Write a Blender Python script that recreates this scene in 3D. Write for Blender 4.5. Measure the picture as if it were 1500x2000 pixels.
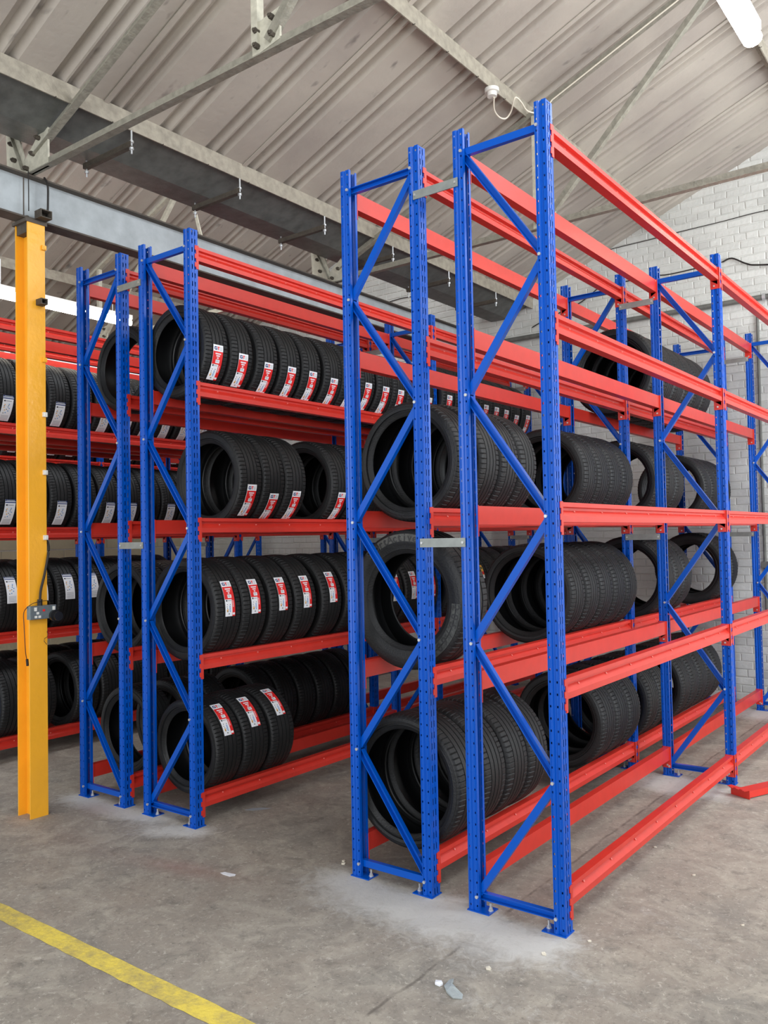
import bpy, bmesh, math, random
from mathutils import Vector, Matrix
random.seed(7)
S = bpy.context.scene
for o in list(bpy.data.objects): bpy.data.objects.remove(o)
COL = S.collection
PI = math.pi

# ------------------------------------------------------------------ camera
cam = bpy.data.cameras.new('camera'); camo = bpy.data.objects.new('camera', cam); COL.objects.link(camo)
cr = Vector((0.7960439306784245, 0.6049439557067058, -0.018891026546138782))
cu = Vector((0.03389029116788744, -0.013389141402353031, 0.999335868993535))
cf = Vector((-0.6042892590428856, 0.7961554756116614, 0.031160071549492203))
CP = Vector((1.9559, -3.1766, 1.6280))
m = Matrix((cr, cu, -cf)).transposed().to_4x4(); m.translation = CP
camo.matrix_world = m
cam.sensor_fit = 'HORIZONTAL'; cam.sensor_width = 36.0; cam.lens = 1641.286 / 1500 * 36.0
cam.clip_start = 0.05; cam.clip_end = 100
S.camera = camo

# ------------------------------------------------------------------ world, lights, exposure
w = bpy.data.worlds.new('world'); S.world = w; w.use_nodes = True
bg = w.node_tree.nodes['Background']; bg.inputs['Color'].default_value = (0.90, 0.95, 1.0, 1); bg.inputs['Strength'].default_value = 0.98
S.view_settings.view_transform = 'Standard'; S.view_settings.look = 'None'
S.view_settings.gamma = 1.0; S.view_settings.use_curve_mapping = False
S.view_settings.exposure = 0.3

def area(name, loc, direction, sx, sy, power, color=(1, 1, 1), roll_axis='Y'):
    l = bpy.data.lights.new(name, 'AREA'); l.shape = 'RECTANGLE'; l.size = sx; l.size_y = sy
    l.energy = power; l.color = color
    o = bpy.data.objects.new(name, l); COL.objects.link(o); o.location = loc
    o.rotation_euler = Vector(direction).to_track_quat('-Z', roll_axis).to_euler()
    return o
# daylight entering through the north-light glazing of each roof span
area('daylight_right_glazing', (2.35, -0.5, 5.0), (-0.88, 0, -0.45), 10.0, 1.3, 110, (0.92, 0.96, 1.0))
area('daylight_left_glazing', (-3.35, 0.0, 5.05), (-0.88, 0, -0.45), 9.0, 1.2, 90, (0.95, 0.97, 1.0))
# added fill light, out of view behind the camera
area('fill_behind_camera', (1.0, -6.6, 2.2), (-0.12, 1, 0.02), 5.0, 3.4, 170, (0.97, 0.98, 1.0))
# side window further along the right-hand wall
area('daylight_side_window', (4.4, 2.2, 2.6), (-0.72, 0.68, -0.08), 2.6, 2.2, 190, (0.90, 0.95, 1.0))

# ------------------------------------------------------------------ materials
def lin(c):
    c = c / 255.0
    return c / 12.92 if c <= 0.04045 else ((c + 0.055) / 1.055) ** 2.4
def rgb(r, g, b): return (lin(r), lin(g), lin(b), 1)
def mat(name, col, rough=0.5, metal=0.0, bump=0.0, bscale=40.0, var=0.0, vscale=6.0, spec=0.5, emit=None, estr=0.0, dark=None):
    M = bpy.data.materials.new(name); M.use_nodes = True; nt = M.node_tree; N = nt.nodes; L = nt.links
    b = N['Principled BSDF']; b.inputs['Base Color'].default_value = col
    b.inputs['Roughness'].default_value = rough; b.inputs['Metallic'].default_value = metal
    b.inputs['Specular IOR Level'].default_value = spec
    tc = N.new('ShaderNodeTexCoord')
    if var > 0:
        n = N.new('ShaderNodeTexNoise'); n.inputs['Scale'].default_value = vscale; n.inputs['Detail'].default_value = 5
        L.new(tc.outputs['Object'], n.inputs['Vector'])
        r = N.new('ShaderNodeMapRange'); r.inputs[1].default_value = 0.35; r.inputs[2].default_value = 0.7
        L.new(n.outputs['Fac'], r.inputs[0])
        mx = N.new('ShaderNodeMix'); mx.data_type = 'RGBA'
        mx.inputs[6].default_value = col
        mx.inputs[7].default_value = dark if dark else (col[0] * (1 - var), col[1] * (1 - var), col[2] * (1 - var), 1)
        L.new(r.outputs[0], mx.inputs[0]); L.new(mx.outputs[2], b.inputs['Base Color'])
    if bump > 0:
        n2 = N.new('ShaderNodeTexNoise'); n2.inputs['Scale'].default_value = bscale; n2.inputs['Detail'].default_value = 4
        L.new(tc.outputs['Object'], n2.inputs['Vector'])
        bp = N.new('ShaderNodeBump'); bp.inputs['Strength'].default_value = bump; bp.inputs['Distance'].default_value = 0.01
        L.new(n2.outputs['Fac'], bp.inputs['Height']); L.new(bp.outputs[0], b.inputs['Normal'])
    if emit:
        b.inputs['Emission Color'].default_value = emit; b.inputs['Emission Strength'].default_value = estr
    return M
M_BLUE = mat('blue_powder_coat', rgb(0, 80, 182), 0.25, bump=0.03, bscale=200, spec=0.35)
M_RED = mat('orange_red_powder_coat', rgb(210, 52, 40), 0.36, bump=0.03, bscale=200, spec=0.5, var=0.1, vscale=14)
M_HOLELIGHT = mat('beam_hole_light', rgb(228, 120, 108), 0.4)  # pale tone painted as light showing through the punched beam holes
M_ZINC = mat('zinc_plated_steel', rgb(205, 207, 208), 0.32, metal=0.6)
M_GALV = mat('galvanised_strip', rgb(150, 155, 152), 0.45, metal=0.4, var=0.15, vscale=30)
M_TYRE = mat('black_rubber', rgb(26, 27, 28), 0.52, bump=0.25, bscale=120, var=0.28, vscale=9, spec=0.42)
M_TYREIN = mat('inner_liner_rubber', rgb(11, 12, 13), 0.42, spec=0.35)
M_SIDE = mat('sidewall_print_grey', rgb(92, 92, 88), 0.7, bump=0.5, bscale=220, var=0.3, vscale=40)
M_SIDELET = mat('sidewall_letter_rubber', rgb(46, 46, 46), 0.6)
M_CHALK = mat('chalky_mould_marks', rgb(84, 86, 82), 0.8, var=0.5, vscale=45, dark=rgb(44, 45, 45))
M_YEL = mat('yellow_column_paint', rgb(252, 180, 46), 0.28, bump=0.22, bscale=24, var=0.10, vscale=4, spec=0.5)
M_STEELW = mat('painted_grey_girder', rgb(180, 187, 190), 0.5, bump=0.12, bscale=50, var=0.22, vscale=9, spec=0.4)
M_STEELD = mat('shaded_dirty_girder_steel', rgb(92, 84, 76), 0.75, bump=0.2, bscale=60, var=0.3, vscale=12)  # dark tone puts underside shade into the flanges; also dirt on the cap plate
M_TRUSS = mat('old_truss_paint', rgb(150, 146, 132), 0.55, bump=0.4, bscale=60, var=0.30, vscale=24)
M_TRUSSL = mat('pale_flaking_truss_paint', rgb(200, 196, 178), 0.55, bump=0.4, bscale=60, var=0.25, vscale=24)
M_PURL = mat('pale_purlin_paint', rgb(170, 162, 146), 0.6, bump=0.4, bscale=70, var=0.3, vscale=22)
M_GUT = mat('dark_gutter_steel', rgb(108, 110, 106), 0.5, bump=0.2, bscale=60, var=0.35, vscale=14)
M_RUST = mat('rusty_bracket_steel', rgb(84, 76, 66), 0.7, bump=0.4, bscale=80, var=0.4, vscale=30)
M_WHITE = mat('white_plastic', rgb(228, 226, 218), 0.4)
M_BLACK = mat('black_plastic', rgb(24, 24, 26), 0.4)
M_CABLE = mat('black_cable', rgb(36, 32, 30), 0.55)
M_WIRE = mat('rusty_hook_wire', rgb(60, 52, 44), 0.7)
M_CREAM = mat('cream_cable', rgb(222, 214, 196), 0.5)
M_PIPE = mat('grey_iron_pipe', rgb(112, 112, 106), 0.5, var=0.3, vscale=20, bump=0.2)
M_MET = mat('metal_clad_socket', rgb(128, 138, 140), 0.4, metal=0.5, var=0.15, vscale=50)
M_LRED = mat('print_red', rgb(226, 34, 34), 0.45)
M_LWHT = mat('print_white', rgb(238, 240, 244), 0.45)
M_LBLU = mat('print_navy', rgb(20, 48, 110), 0.45)
M_LBLK = mat('print_black', rgb(30, 34, 40), 0.45)
M_LSKY = mat('print_sky_blue', rgb(90, 150, 210), 0.45)
M_LORG = mat('print_orange', rgb(238, 178, 70), 0.45)
M_LGRY = mat('print_grey', rgb(150, 156, 162), 0.45)
M_LYEL = mat('print_yellow', rgb(240, 214, 40), 0.45)
M_TUBE = mat('lamp_diffuser', (1, 1, 1, 1), 0.4, emit=(1.0, 0.94, 0.80, 1), estr=15.0)

def brick_mat(name, col, dark):
    M = mat(name, col, 0.55, bump=0.55, bscale=22, var=0.2, vscale=2.2, dark=dark)
    nt = M.node_tree; N = nt.nodes; L = nt.links
    oi = N.new('ShaderNodeObjectInfo'); b = N['Principled BSDF']
    src = b.inputs['Base Color'].links[0].from_socket
    hsv = N.new('ShaderNodeHueSaturation'); mr = N.new('ShaderNodeMapRange')
    mr.inputs[3].default_value = 0.93; mr.inputs[4].default_value = 1.05
    L.new(oi.outputs['Random'], mr.inputs[0]); L.new(mr.outputs[0], hsv.inputs['Value'])
    L.new(src, hsv.inputs['Color']); L.new(hsv.outputs[0], b.inputs['Base Color'])
    return M
M_BRICK = brick_mat('white_painted_brick', rgb(216, 216, 210), rgb(192, 192, 186))
M_MORT = mat('painted_mortar', rgb(214, 213, 207), 0.8, bump=0.5, bscale=50, var=0.25, vscale=5)
M_BLOCK = brick_mat('cream_painted_block', rgb(206, 198, 168), rgb(190, 182, 152))

def roof_mat(name, col, stain, dark):
    M = bpy.data.materials.new(name); M.use_nodes = True; nt = M.node_tree; N = nt.nodes; L = nt.links
    b = N['Principled BSDF']; b.inputs['Roughness'].default_value = 0.55; b.inputs['Specular IOR Level'].default_value = 0.35
    tc = N.new('ShaderNodeTexCoord'); oi = N.new('ShaderNodeObjectInfo')
    add = N.new('ShaderNodeVectorMath'); add.operation = 'ADD'
    L.new(tc.outputs['Object'], add.inputs[0]); L.new(oi.outputs['Random'], add.inputs[1])
    def noise(scale, detail, sc=(1, 1, 1)):
        mp = N.new('ShaderNodeMapping'); mp.inputs['Scale'].default_value = sc
        n = N.new('ShaderNodeTexNoise'); n.inputs['Scale'].default_value = scale; n.inputs['Detail'].default_value = detail
        L.new(add.outputs[0], mp.inputs[0]); L.new(mp.outputs[0], n.inputs['Vector']); return n.outputs['Fac']
    def ramp(s, a, c):
        r = N.new('ShaderNodeMapRange'); r.inputs[1].default_value = a; r.inputs[2].default_value = c; L.new(s, r.inputs[0]); return r.outputs[0]
    def mix(f, a, c):
        mx = N.new('ShaderNodeMix'); mx.data_type = 'RGBA'; L.new(f, mx.inputs[0])
        for k, v in ((6, a), (7, c)):
            if isinstance(v, tuple): mx.inputs[k].default_value = v
            else: L.new(v, mx.inputs[k])
        return mx.outputs[2]
    c = mix(ramp(noise(1.6, 5), 0.35, 0.7), col, stain)
    c = mix(ramp(noise(9, 3, (0.35, 1, 1)), 0.66, 0.78), c, dark)
    L.new(c, b.inputs['Base Color'])
    bp = N.new('ShaderNodeBump'); bp.inputs['Strength'].default_value = 0.25; bp.inputs['Distance'].default_value = 0.01
    L.new(noise(30, 3), bp.inputs['Height']); L.new(bp.outputs[0], b.inputs['Normal'])
    return M
M_ROOF = roof_mat('painted_cement_sheet', rgb(186, 178, 166), rgb(166, 157, 148), rgb(118, 112, 106))

# floor material: concrete with drilled-dust and stain masks stored on the mesh
def floor_mat():
    M = bpy.data.materials.new('worn_concrete'); M.use_nodes = True; nt = M.node_tree; N = nt.nodes; L = nt.links
    b = N['Principled BSDF']; b.inputs['Specular IOR Level'].default_value = 0.4
    tc = N.new('ShaderNodeTexCoord')
    def noise(scale, detail=6, rough=0.6, dist=0.0, sc=(1, 1, 1), rot=0.0):
        mp = N.new('ShaderNodeMapping'); mp.inputs['Scale'].default_value = sc; mp.inputs['Rotation'].default_value = (0, 0, rot)
        n = N.new('ShaderNodeTexNoise'); n.inputs['Scale'].default_value = scale; n.inputs['Detail'].default_value = detail
        n.inputs['Roughness'].default_value = rough; n.inputs['Distortion'].default_value = dist
        L.new(tc.outputs['Object'], mp.inputs[0]); L.new(mp.outputs[0], n.inputs['Vector']); return n.outputs['Fac']
    def ramp(s, a, c, lo=0.0, hi=1.0):
        r = N.new('ShaderNodeMapRange'); r.inputs[1].default_value = a; r.inputs[2].default_value = c
        r.inputs[3].default_value = lo; r.inputs[4].default_value = hi; L.new(s, r.inputs[0]); return r.outputs[0]
    def mix(f, a, c, blend='MIX'):
        mx = N.new('ShaderNodeMix'); mx.data_type = 'RGBA'; mx.blend_type = blend
        if isinstance(f, float): mx.inputs[0].default_value = f
        else: L.new(f, mx.inputs[0])
        for k, v in ((6, a), (7, c)):
            if isinstance(v, tuple): mx.inputs[k].default_value = v
            else: L.new(v, mx.inputs[k])
        return mx.outputs[2]
    def math_(op, a, c):
        n = N.new('ShaderNodeMath'); n.operation = op
        for k, v in ((0, a), (1, c)):
            if isinstance(v, (int, float)): n.inputs[k].default_value = v
            else: L.new(v, n.inputs[k])
        return n.outputs[0]
    c = mix(ramp(noise(1.3, 5, 0.6, 0.6), 0.32, 0.68), rgb(160, 149, 136), rgb(142, 137, 128))
    c = mix(ramp(noise(4.5, 7, 0.7, 1.0), 0.46, 0.72), c, rgb(182, 174, 160))
    c = mix(ramp(noise(9, 7, 0.75, 0.5), 0.52, 0.70, 0, 0.65), c, rgb(104, 100, 93))
    c = mix(ramp(noise(34, 6, 0.85, 0.6), 0.55, 0.66, 0, 0.9), c, rgb(200, 193, 180))
    c = mix(ramp(noise(48, 6, 0.85), 0.56, 0.68, 0, 0.85), c, rgb(86, 82, 76))
    c = mix(ramp(noise(90, 2, 0.6), 0.70, 0.76, 0, 0.9), c, rgb(222, 216, 204))
    c = mix(ramp(noise(5, 8, 0.8, 2.0, (1, 3.5, 1), 0.5), 0.62, 0.72, 0, 0.7), c, rgb(196, 188, 174))
    # slab joint with ragged edge
    sep = N.new('ShaderNodeSeparateXYZ'); L.new(tc.outputs['Object'], sep.inputs[0])
    jx = math_('ADD', sep.outputs['X'], -0.12)
    jx = math_('ADD', jx, ramp(noise(2.5, 4), 0, 1, -0.03, 0.03))
    jm = ramp(math_('ABSOLUTE', jx, 0), 0.003, 0.010, 1, 0)
    jm = math_('MULTIPLY', jm, ramp(noise(7, 3), 0.36, 0.52))
    c = mix(math_('MULTIPLY', jm, 0.6), c, rgb(86, 80, 72))
    at = N.new('ShaderNodeAttribute'); at.attribute_name = 'stains'
    sp = N.new('ShaderNodeSeparateColor'); L.new(at.outputs['Color'], sp.inputs[0])
    nz = noise(13, 7, 0.75, 1.2)
    dust = ramp(math_('ADD', math_('MULTIPLY', sp.outputs[0], 1.3), math_('MULTIPLY', math_('ADD', nz, -0.5), 2.2)), 0.25, 1.25)
    c = mix(math_('MULTIPLY', dust, 0.8), c, rgb(214, 212, 206))
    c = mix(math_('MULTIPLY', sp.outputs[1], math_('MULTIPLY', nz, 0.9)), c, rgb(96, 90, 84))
    c = mix(math_('MULTIPLY', sp.outputs[2], math_('MULTIPLY', nz, 0.8)), c, rgb(150, 98, 88))
    L.new(c, b.inputs['Base Color'])
    L.new(ramp(noise(6, 4), 0.3, 0.7, 0.55, 0.8), b.inputs['Roughness'])
    bp = N.new('ShaderNodeBump'); bp.inputs['Strength'].default_value = 0.35; bp.inputs['Distance'].default_value = 0.006
    L.new(noise(45, 8, 0.75), bp.inputs['Height']); L.new(bp.outputs[0], b.inputs['Normal'])
    return M
M_FLOOR = floor_mat()
def line_mat():
    M = mat('worn_yellow_line_paint', rgb(222, 196, 72), 0.6, bump=0.3, bscale=60)
    nt = M.node_tree; N = nt.nodes; L = nt.links; b = N['Principled BSDF']
    tc = N.new('ShaderNodeTexCoord'); n = N.new('ShaderNodeTexNoise'); n.inputs['Scale'].default_value = 22; n.inputs['Detail'].default_value = 8; n.inputs['Roughness'].default_value = 0.75
    n3 = N.new('ShaderNodeTexNoise'); n3.inputs['Scale'].default_value = 3.5
    L.new(tc.outputs['Object'], n.inputs['Vector']); L.new(tc.outputs['Object'], n3.inputs['Vector'])
    a = N.new('ShaderNodeMath'); a.operation = 'MULTIPLY_ADD'; a.inputs[1].default_value = 0.7
    L.new(n3.outputs['Fac'], a.inputs[0]); L.new(n.outputs['Fac'], a.inputs[2])
    r = N.new('ShaderNodeMapRange'); r.inputs[1].default_value = 0.72; r.inputs[2].default_value = 1.08; r.inputs[4].default_value = 0.98
    L.new(a.outputs[0], r.inputs[0])
    mx = N.new('ShaderNodeMix'); mx.data_type = 'RGBA'; mx.inputs[6].default_value = rgb(236, 212, 92); mx.inputs[7].default_value = rgb(168, 152, 104)
    L.new(r.outputs[0], mx.inputs[0]); L.new(mx.outputs[2], b.inputs['Base Color'])
    return M
M_LINE = line_mat()

# ------------------------------------------------------------------ mesh helpers
class MB:
    def __init__(s): s.v = []; s.f = []; s.m = []
    def quad(s, a, b, c, d, mi=0):
        n = len(s.v); s.v += [tuple(a), tuple(b), tuple(c), tuple(d)]; s.f.append((n, n + 1, n + 2, n + 3)); s.m.append(mi)
    def face(s, pts, mi=0):
        n = len(s.v); s.v += [tuple(p) for p in pts]; s.f.append(tuple(range(n, n + len(pts)))); s.m.append(mi)
    def box(s, x0, x1, y0, y1, z0, z1, mi=0):
        n = len(s.v)
        s.v += [(x0, y0, z0), (x1, y0, z0), (x1, y1, z0), (x0, y1, z0), (x0, y0, z1), (x1, y0, z1), (x1, y1, z1), (x0, y1, z1)]
        for f in ((0, 3, 2, 1), (4, 5, 6, 7), (0, 1, 5, 4), (1, 2, 6, 5), (2, 3, 7, 6), (3, 0, 4, 7)):
            s.f.append(tuple(n + i for i in f)); s.m.append(mi)
    def prism(s, prof, a, b, ux, uy, mi=0, caps=True):
        """extrude closed 2D profile [(u,v)] from a to b using axes ux, uy"""
        a, b, ux, uy = Vector(a), Vector(b), Vector(ux), Vector(uy); n = len(s.v); k = len(prof)
        for p in (a, b):
            for (u, v) in prof: s.v.append(tuple(p + ux * u + uy * v))
        for i in range(k):
            j = (i + 1) % k; s.f.append((n + i, n + j, n + k + j, n + k + i)); s.m.append(mi)
        if caps:
            s.f.append(tuple(n + k - 1 - i for i in range(k))); s.m.append(mi)
            s.f.append(tuple(n + k + i for i in range(k))); s.m.append(mi)
    def tube(s, pts, r, seg=8, mi=0):
        pts = [Vector(p) for p in pts]; rings = []
        for i, p in enumerate(pts):
            d = (pts[min(i + 1, len(pts) - 1)] - pts[max(i - 1, 0)]).normalized()
            up = Vector((0, 0, 1)) if abs(d.z) < 0.9 else Vector((0, 1, 0))
            u = d.cross(up).normalized(); v = d.cross(u).normalized()
            n = len(s.v); rings.append(n)
            for k in range(seg):
                a = 2 * PI * k / seg; s.v.append(tuple(p + u * (r * math.cos(a)) + v * (r * math.sin(a))))
        for i in range(len(pts) - 1):
            for k in range(seg):
                j = (k + 1) % seg; s.f.append((rings[i] + k, rings[i] + j, rings[i + 1] + j, rings[i + 1] + k)); s.m.append(mi)
        s.f.append(tuple(rings[0] + k for k in range(seg))); s.m.append(mi)
        s.f.append(tuple(rings[-1] + seg - 1 - k for k in range(seg))); s.m.append(mi)
    def disc(s, c, r, h, axis='y', seg=8, mi=0):
        c = Vector(c); ax = {'x': Vector((1, 0, 0)), 'y': Vector((0, 1, 0)), 'z': Vector((0, 0, 1))}[axis]
        s.tube([c - ax * h / 2, c + ax * h / 2], r, seg, mi)
    def mesh(s, name, mats, smooth=False, weld=False, solid=0.0):
        me = bpy.data.meshes.new(name); me.from_pydata(s.v, [], s.f)
        for m_ in (mats if isinstance(mats, (list, tuple)) else [mats]): me.materials.append(m_)
        me.polygons.foreach_set('material_index', s.m)
        if weld or solid:
            bm = bmesh.new(); bm.from_mesh(me)
            bmesh.ops.remove_doubles(bm, verts=bm.verts, dist=1e-5)
            if solid: bmesh.ops.solidify(bm, geom=bm.faces[:], thickness=solid)
            bm.to_mesh(me); bm.free()
        if smooth:
            me.polygons.foreach_set('use_smooth', [True] * len(me.polygons))
            try: me.set_sharp_from_angle(angle=math.radians(38))
            except Exception: pass
        me.update(); return me

def ob(name, me, parent=None, loc=None, rot=None):
    o = bpy.data.objects.new(name, me); COL.objects.link(o)
    if parent: o.parent = parent
    if loc is not None: o.location = loc
    if rot is not None: o.rotation_euler = rot
    return o
def tag(o, label=None, cat=None, group=None, kind=None):
    if label: o['label'] = label
    if cat: o['category'] = cat
    if group: o['group'] = group
    if kind: o['kind'] = kind
    return o
def smooth_pts(P, n=5):
    P = [Vector(p) for p in P]; out = []
    for i in range(len(P) - 1):
        p0, p1, p2, p3 = P[max(i - 1, 0)], P[i], P[i + 1], P[min(i + 2, len(P) - 1)]
        for k in range(n):
            t = k / n
            out.append(0.5 * ((2 * p1) + (p2 - p0) * t + (2 * p0 - 5 * p1 + 4 * p2 - p3) * t * t + (3 * p1 - p0 - 3 * p2 + p3) * t ** 3))
    out.append(P[-1]); return out

# ------------------------------------------------------------------ SETTING
YW = 5.35
# floor
def gauss(x, y, cx, cy, sx, sy, rot=0.0):
    dx, dy = x - cx, y - cy; c, s_ = math.cos(rot), math.sin(rot)
    u, v = dx * c + dy * s_, -dx * s_ + dy * c
    return math.exp(-0.5 * ((u / sx) ** 2 + (v / sy) ** 2))
def build_floor():
    # fine grid in view, coarse skirt outside
    xs = [-8.8, -6.5] + [-5 + 0.06 * i for i in range(0, 134)] + [4.5, 7.0]
    ys = [-7.0, -4.0] + [-2.0 + 0.06 * i for i in range(0, 123)] + [YW + 0.05]
    nx, ny = len(xs), len(ys)
    V = [(x, y, 0) for y in ys for x in xs]
    F = [(j * nx + i, j * nx + i + 1, (j + 1) * nx + i + 1, (j + 1) * nx + i) for j in range(ny - 1) for i in range(nx - 1)]
    me = bpy.data.meshes.new('floor'); me.from_pydata(V, [], F); me.materials.append(M_FLOOR)
    ca = me.color_attributes.new('stains', 'FLOAT_COLOR', 'POINT')
    D = [(-2.86, -.03, .13, .07, .2, 1.0), (-2.62, -.08, .22, .06, .1, .75), (-2.45, -.05, .12, .07, 0, .8), (-2.20, .02, .12, .10, .9, .85),
         (-1.93, -.10, .14, .07, .7, 1.0), (-1.80, -.05, .10, .06, .3, .7), (-2.3, .12, .2, .1, 0, .35),
         (-.68, -.04, .13, .08, 0, .95), (-.45, -.12, .20, .09, .2, .75), (-.22, -.10, .14, .08, .3, .8), (-.06, -.14, .10, .13, 0, .9),
         (-.0, -.04, .09, .07, 0, .9), (.14, -.08, .12, .05, .3, .5), (.34, -.10, .13, .08, .4, 1.0), (.27, -.28, .16, .10, .5, .5), (-.35, -.28, .28, .09, .1, .45),
         (.10, 2.35, .14, .16, 0, 1.0), (.38, 2.30, .12, .12, 0, .7), (.2, 2.2, .2, .1, 0, .4), (-.23, 2.4, .14, .14, 0, .7), (.02, 4.85, .2, .2, 0, 1.0), (.4, 4.8, .2, .2, 0, .8),
         (-1.5, -.42, .3, .02, .35, .35), (-1.75, -1.0, .4, .02, .5, .25), (.55, -.25, .3, .03, -.3, .35), (.7, .35, .35, .03, -.5, .3), (.45, -.6, .2, .05, .2, .3)]
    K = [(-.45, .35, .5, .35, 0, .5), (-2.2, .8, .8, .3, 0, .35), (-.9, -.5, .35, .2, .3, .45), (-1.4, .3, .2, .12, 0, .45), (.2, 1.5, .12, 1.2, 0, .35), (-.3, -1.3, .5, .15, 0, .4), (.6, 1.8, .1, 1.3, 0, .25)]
    R_ = [(-2.62, -.10, .12, .06, 0, .8), (-1.45, -.42, .22, .05, .2, .9), (-2.3, -.5, .3, .08, 0, .3)]
    cols = []
    for y in ys:
        for x in xs:
            d = min(1, sum(a * gauss(x, y, cx, cy, sx, sy, r) for cx, cy, sx, sy, r, a in D))
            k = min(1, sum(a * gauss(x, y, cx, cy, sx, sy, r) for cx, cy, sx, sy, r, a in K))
            q = min(1, sum(a * gauss(x, y, cx, cy, sx, sy, r) for cx, cy, sx, sy, r, a in R_))
            cols += [d, k, q, 1]
    ca.data.foreach_set('color', cols)
    o = ob('floor', me); tag(o, kind='structure'); return o
floor = build_floor()
mb = MB(); prev = None
rnd = random.Random(3)
ln = []
for i in range(121):
    x = -6 + i * 0.06; ln.append((x, -1.255 + rnd.uniform(-.003, .003), -1.160 + rnd.uniform(-.003, .003)))
for a, b in zip(ln, ln[1:]):
    mb.quad((a[0], a[1], .0012), (b[0], b[1], .0012), (b[0], b[2], .0012), (a[0], a[2], .0012))
ob('painted_line', mb.mesh('painted_line', M_LINE), floor)['label'] = 'worn yellow painted line'

# back wall with separate bricks
def brick_mesh(L_, H_, D_, mtl, name, seed=0):
    r = random.Random(seed); b = .004; mb = MB()
    j = lambda: r.uniform(-.0025, .0025)
    f = [(b + j(), -D_ + j() * .6, b + j()), (L_ - b + j(), -D_ + j() * .6, b + j()), (L_ - b + j(), -D_ + j() * .6, H_ - b + j()), (b + j(), -D_ + j() * .6, H_ - b + j())]
    k = [(0, .0, 0), (L_, 0, 0), (L_, 0, H_), (0, 0, H_)]
    mb.v += f + k; mb.f += [(0, 1, 2, 3)] + [(4 + i, 4 + (i + 1) % 4, (i + 1) % 4, i) for i in range(4)]; mb.m += [0] * 5
    return mb.mesh(name, mtl)
wall = ob('wall_back', (lambda b: (b.box(-8.95, 4.4, YW, YW + .2, 0, 6.2), b.mesh('wall_back', M_MORT))[1])(MB())); tag(wall, kind='structure')
BR = [brick_mesh(.217, .067, .007, M_BRICK, 'brick', s) for s in range(6)]
BH = [brick_mesh(.104, .067, .007, M_BRICK, 'brick_header', 20 + s) for s in range(3)]
def proj(p):
    d = Vector(p) - CP; z = d.dot(cf)
    return 750 + 1641.286 * d.dot(cr) / z, 1000 - 1641.286 * d.dot(cu) / z
cells = []
rz = 0; z = .012; row = 0
rb = random.Random(11)
while z < 6.1:
    header = (row % 4 == 3)
    step = .1125 if header else .225
    x = -8.9 + (.056 if header else (row % 2) * .1125)
    while x < 4.2:
        xx = x + rb.uniform(-.002, .002); zz = z + rb.uniform(-.002, .002)
        cells.append((xx, zz, header, rb.randrange(99))); x += step
    z += .075; row += 1
vis = []
for c in cells:
    px, py = proj((c[0] + .1, YW, c[1] + .03))
    if 1000 < px < 1500 and py > 240 and py < 1372 and (px > 1190 or py < 660): vis.append((-(px) - (0 if c[2] else 60), c))
vis.sort(key=lambda t: t[0]); near = set(id(c) for _, c in vis[:300])
rest = MB()
for c in cells:
    me = (BH if c[2] else BR)[c[3] % (3 if c[2] else 6)]
    if id(c) in near:
        ob('brick', me, wall, (c[0], YW, c[1]))
    else:
        n = len(rest.v)
        for v in me.vertices: rest.v.append((v.co.x + c[0], v.co.y + YW, v.co.z + c[1]))
        for p in me.polygons: rest.f.append(tuple(n + i for i in p.vertices)); rest.m.append(0)
tag(ob('brickwork', rest.mesh('brickwork', M_BRICK), wall), kind='stuff')

# left wall of cream blocks
XL = -8.42
wl = ob('wall_left', (lambda b: (b.box(XL - .15, XL, -2.0, YW - .01, 0, 4.0), b.mesh('wall_left', M_MORT))[1])(MB())); tag(wl, kind='structure')
BL = [brick_mesh(.432, .207, .010, M_BLOCK, 'block', 50 + s) for s in range(4)]
for r_ in range(17):
    y = .2 + (r_ % 2) * .22
    while y < 5.2:
        o = ob('block', BL[rb.randrange(4)], wl, (XL, y, .01 + r_ * .222), (0, 0, PI / 2)); y += .442

# ------------------------------------------------------------------ ROOF
T = 0.398
def zr(x, span=0): return 5.23 + T * (x + 5.48 * span)
ceil = ob('ceiling', None); tag(ceil, kind='structure')
def sheet_mesh(x0, x1, span):
    P = 1.125; prof = []
    def rib(c): return [(c - .044, 0), (c - .030, .026), (c - .012, .046), (c + .012, .046), (c + .030, .026), (c + .044, 0)]
    prof = [(-.018, -.010), (.010, -.010), (.012, 0)]
    for c in (.055, .43, .805):
        for q in (c, c + .094): prof += rib(q)
    prof += [(P + .004, 0)]
    mb = MB(); nrm = Vector((-T, 0, 1)).normalized()
    xs = [x0 + (x1 - x0) * i / 4 for i in range(5)]
    R_ = []
    for x in xs:
        R_.append([Vector((x, y, zr(x, span))) + nrm * (h + .002) for y, h in prof])
    for a, b in zip(R_, R_[1:]):
        for i in range(len(prof) - 1): mb.quad(a[i], b[i], b[i + 1], a[i + 1])
    return mb.mesh('roof_sheet', M_ROOF, solid=.006)
for span, (x0, x1) in enumerate([(-2.62, 2.05), (-8.1, -3.43)]):
    me = sheet_mesh(x0, x1, span)
    y = -0.19 - 1.125 * 6
    while y < YW - .1:
        ob('roof_sheet', me, ceil, (0, y, 0)); y += 1.125

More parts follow.
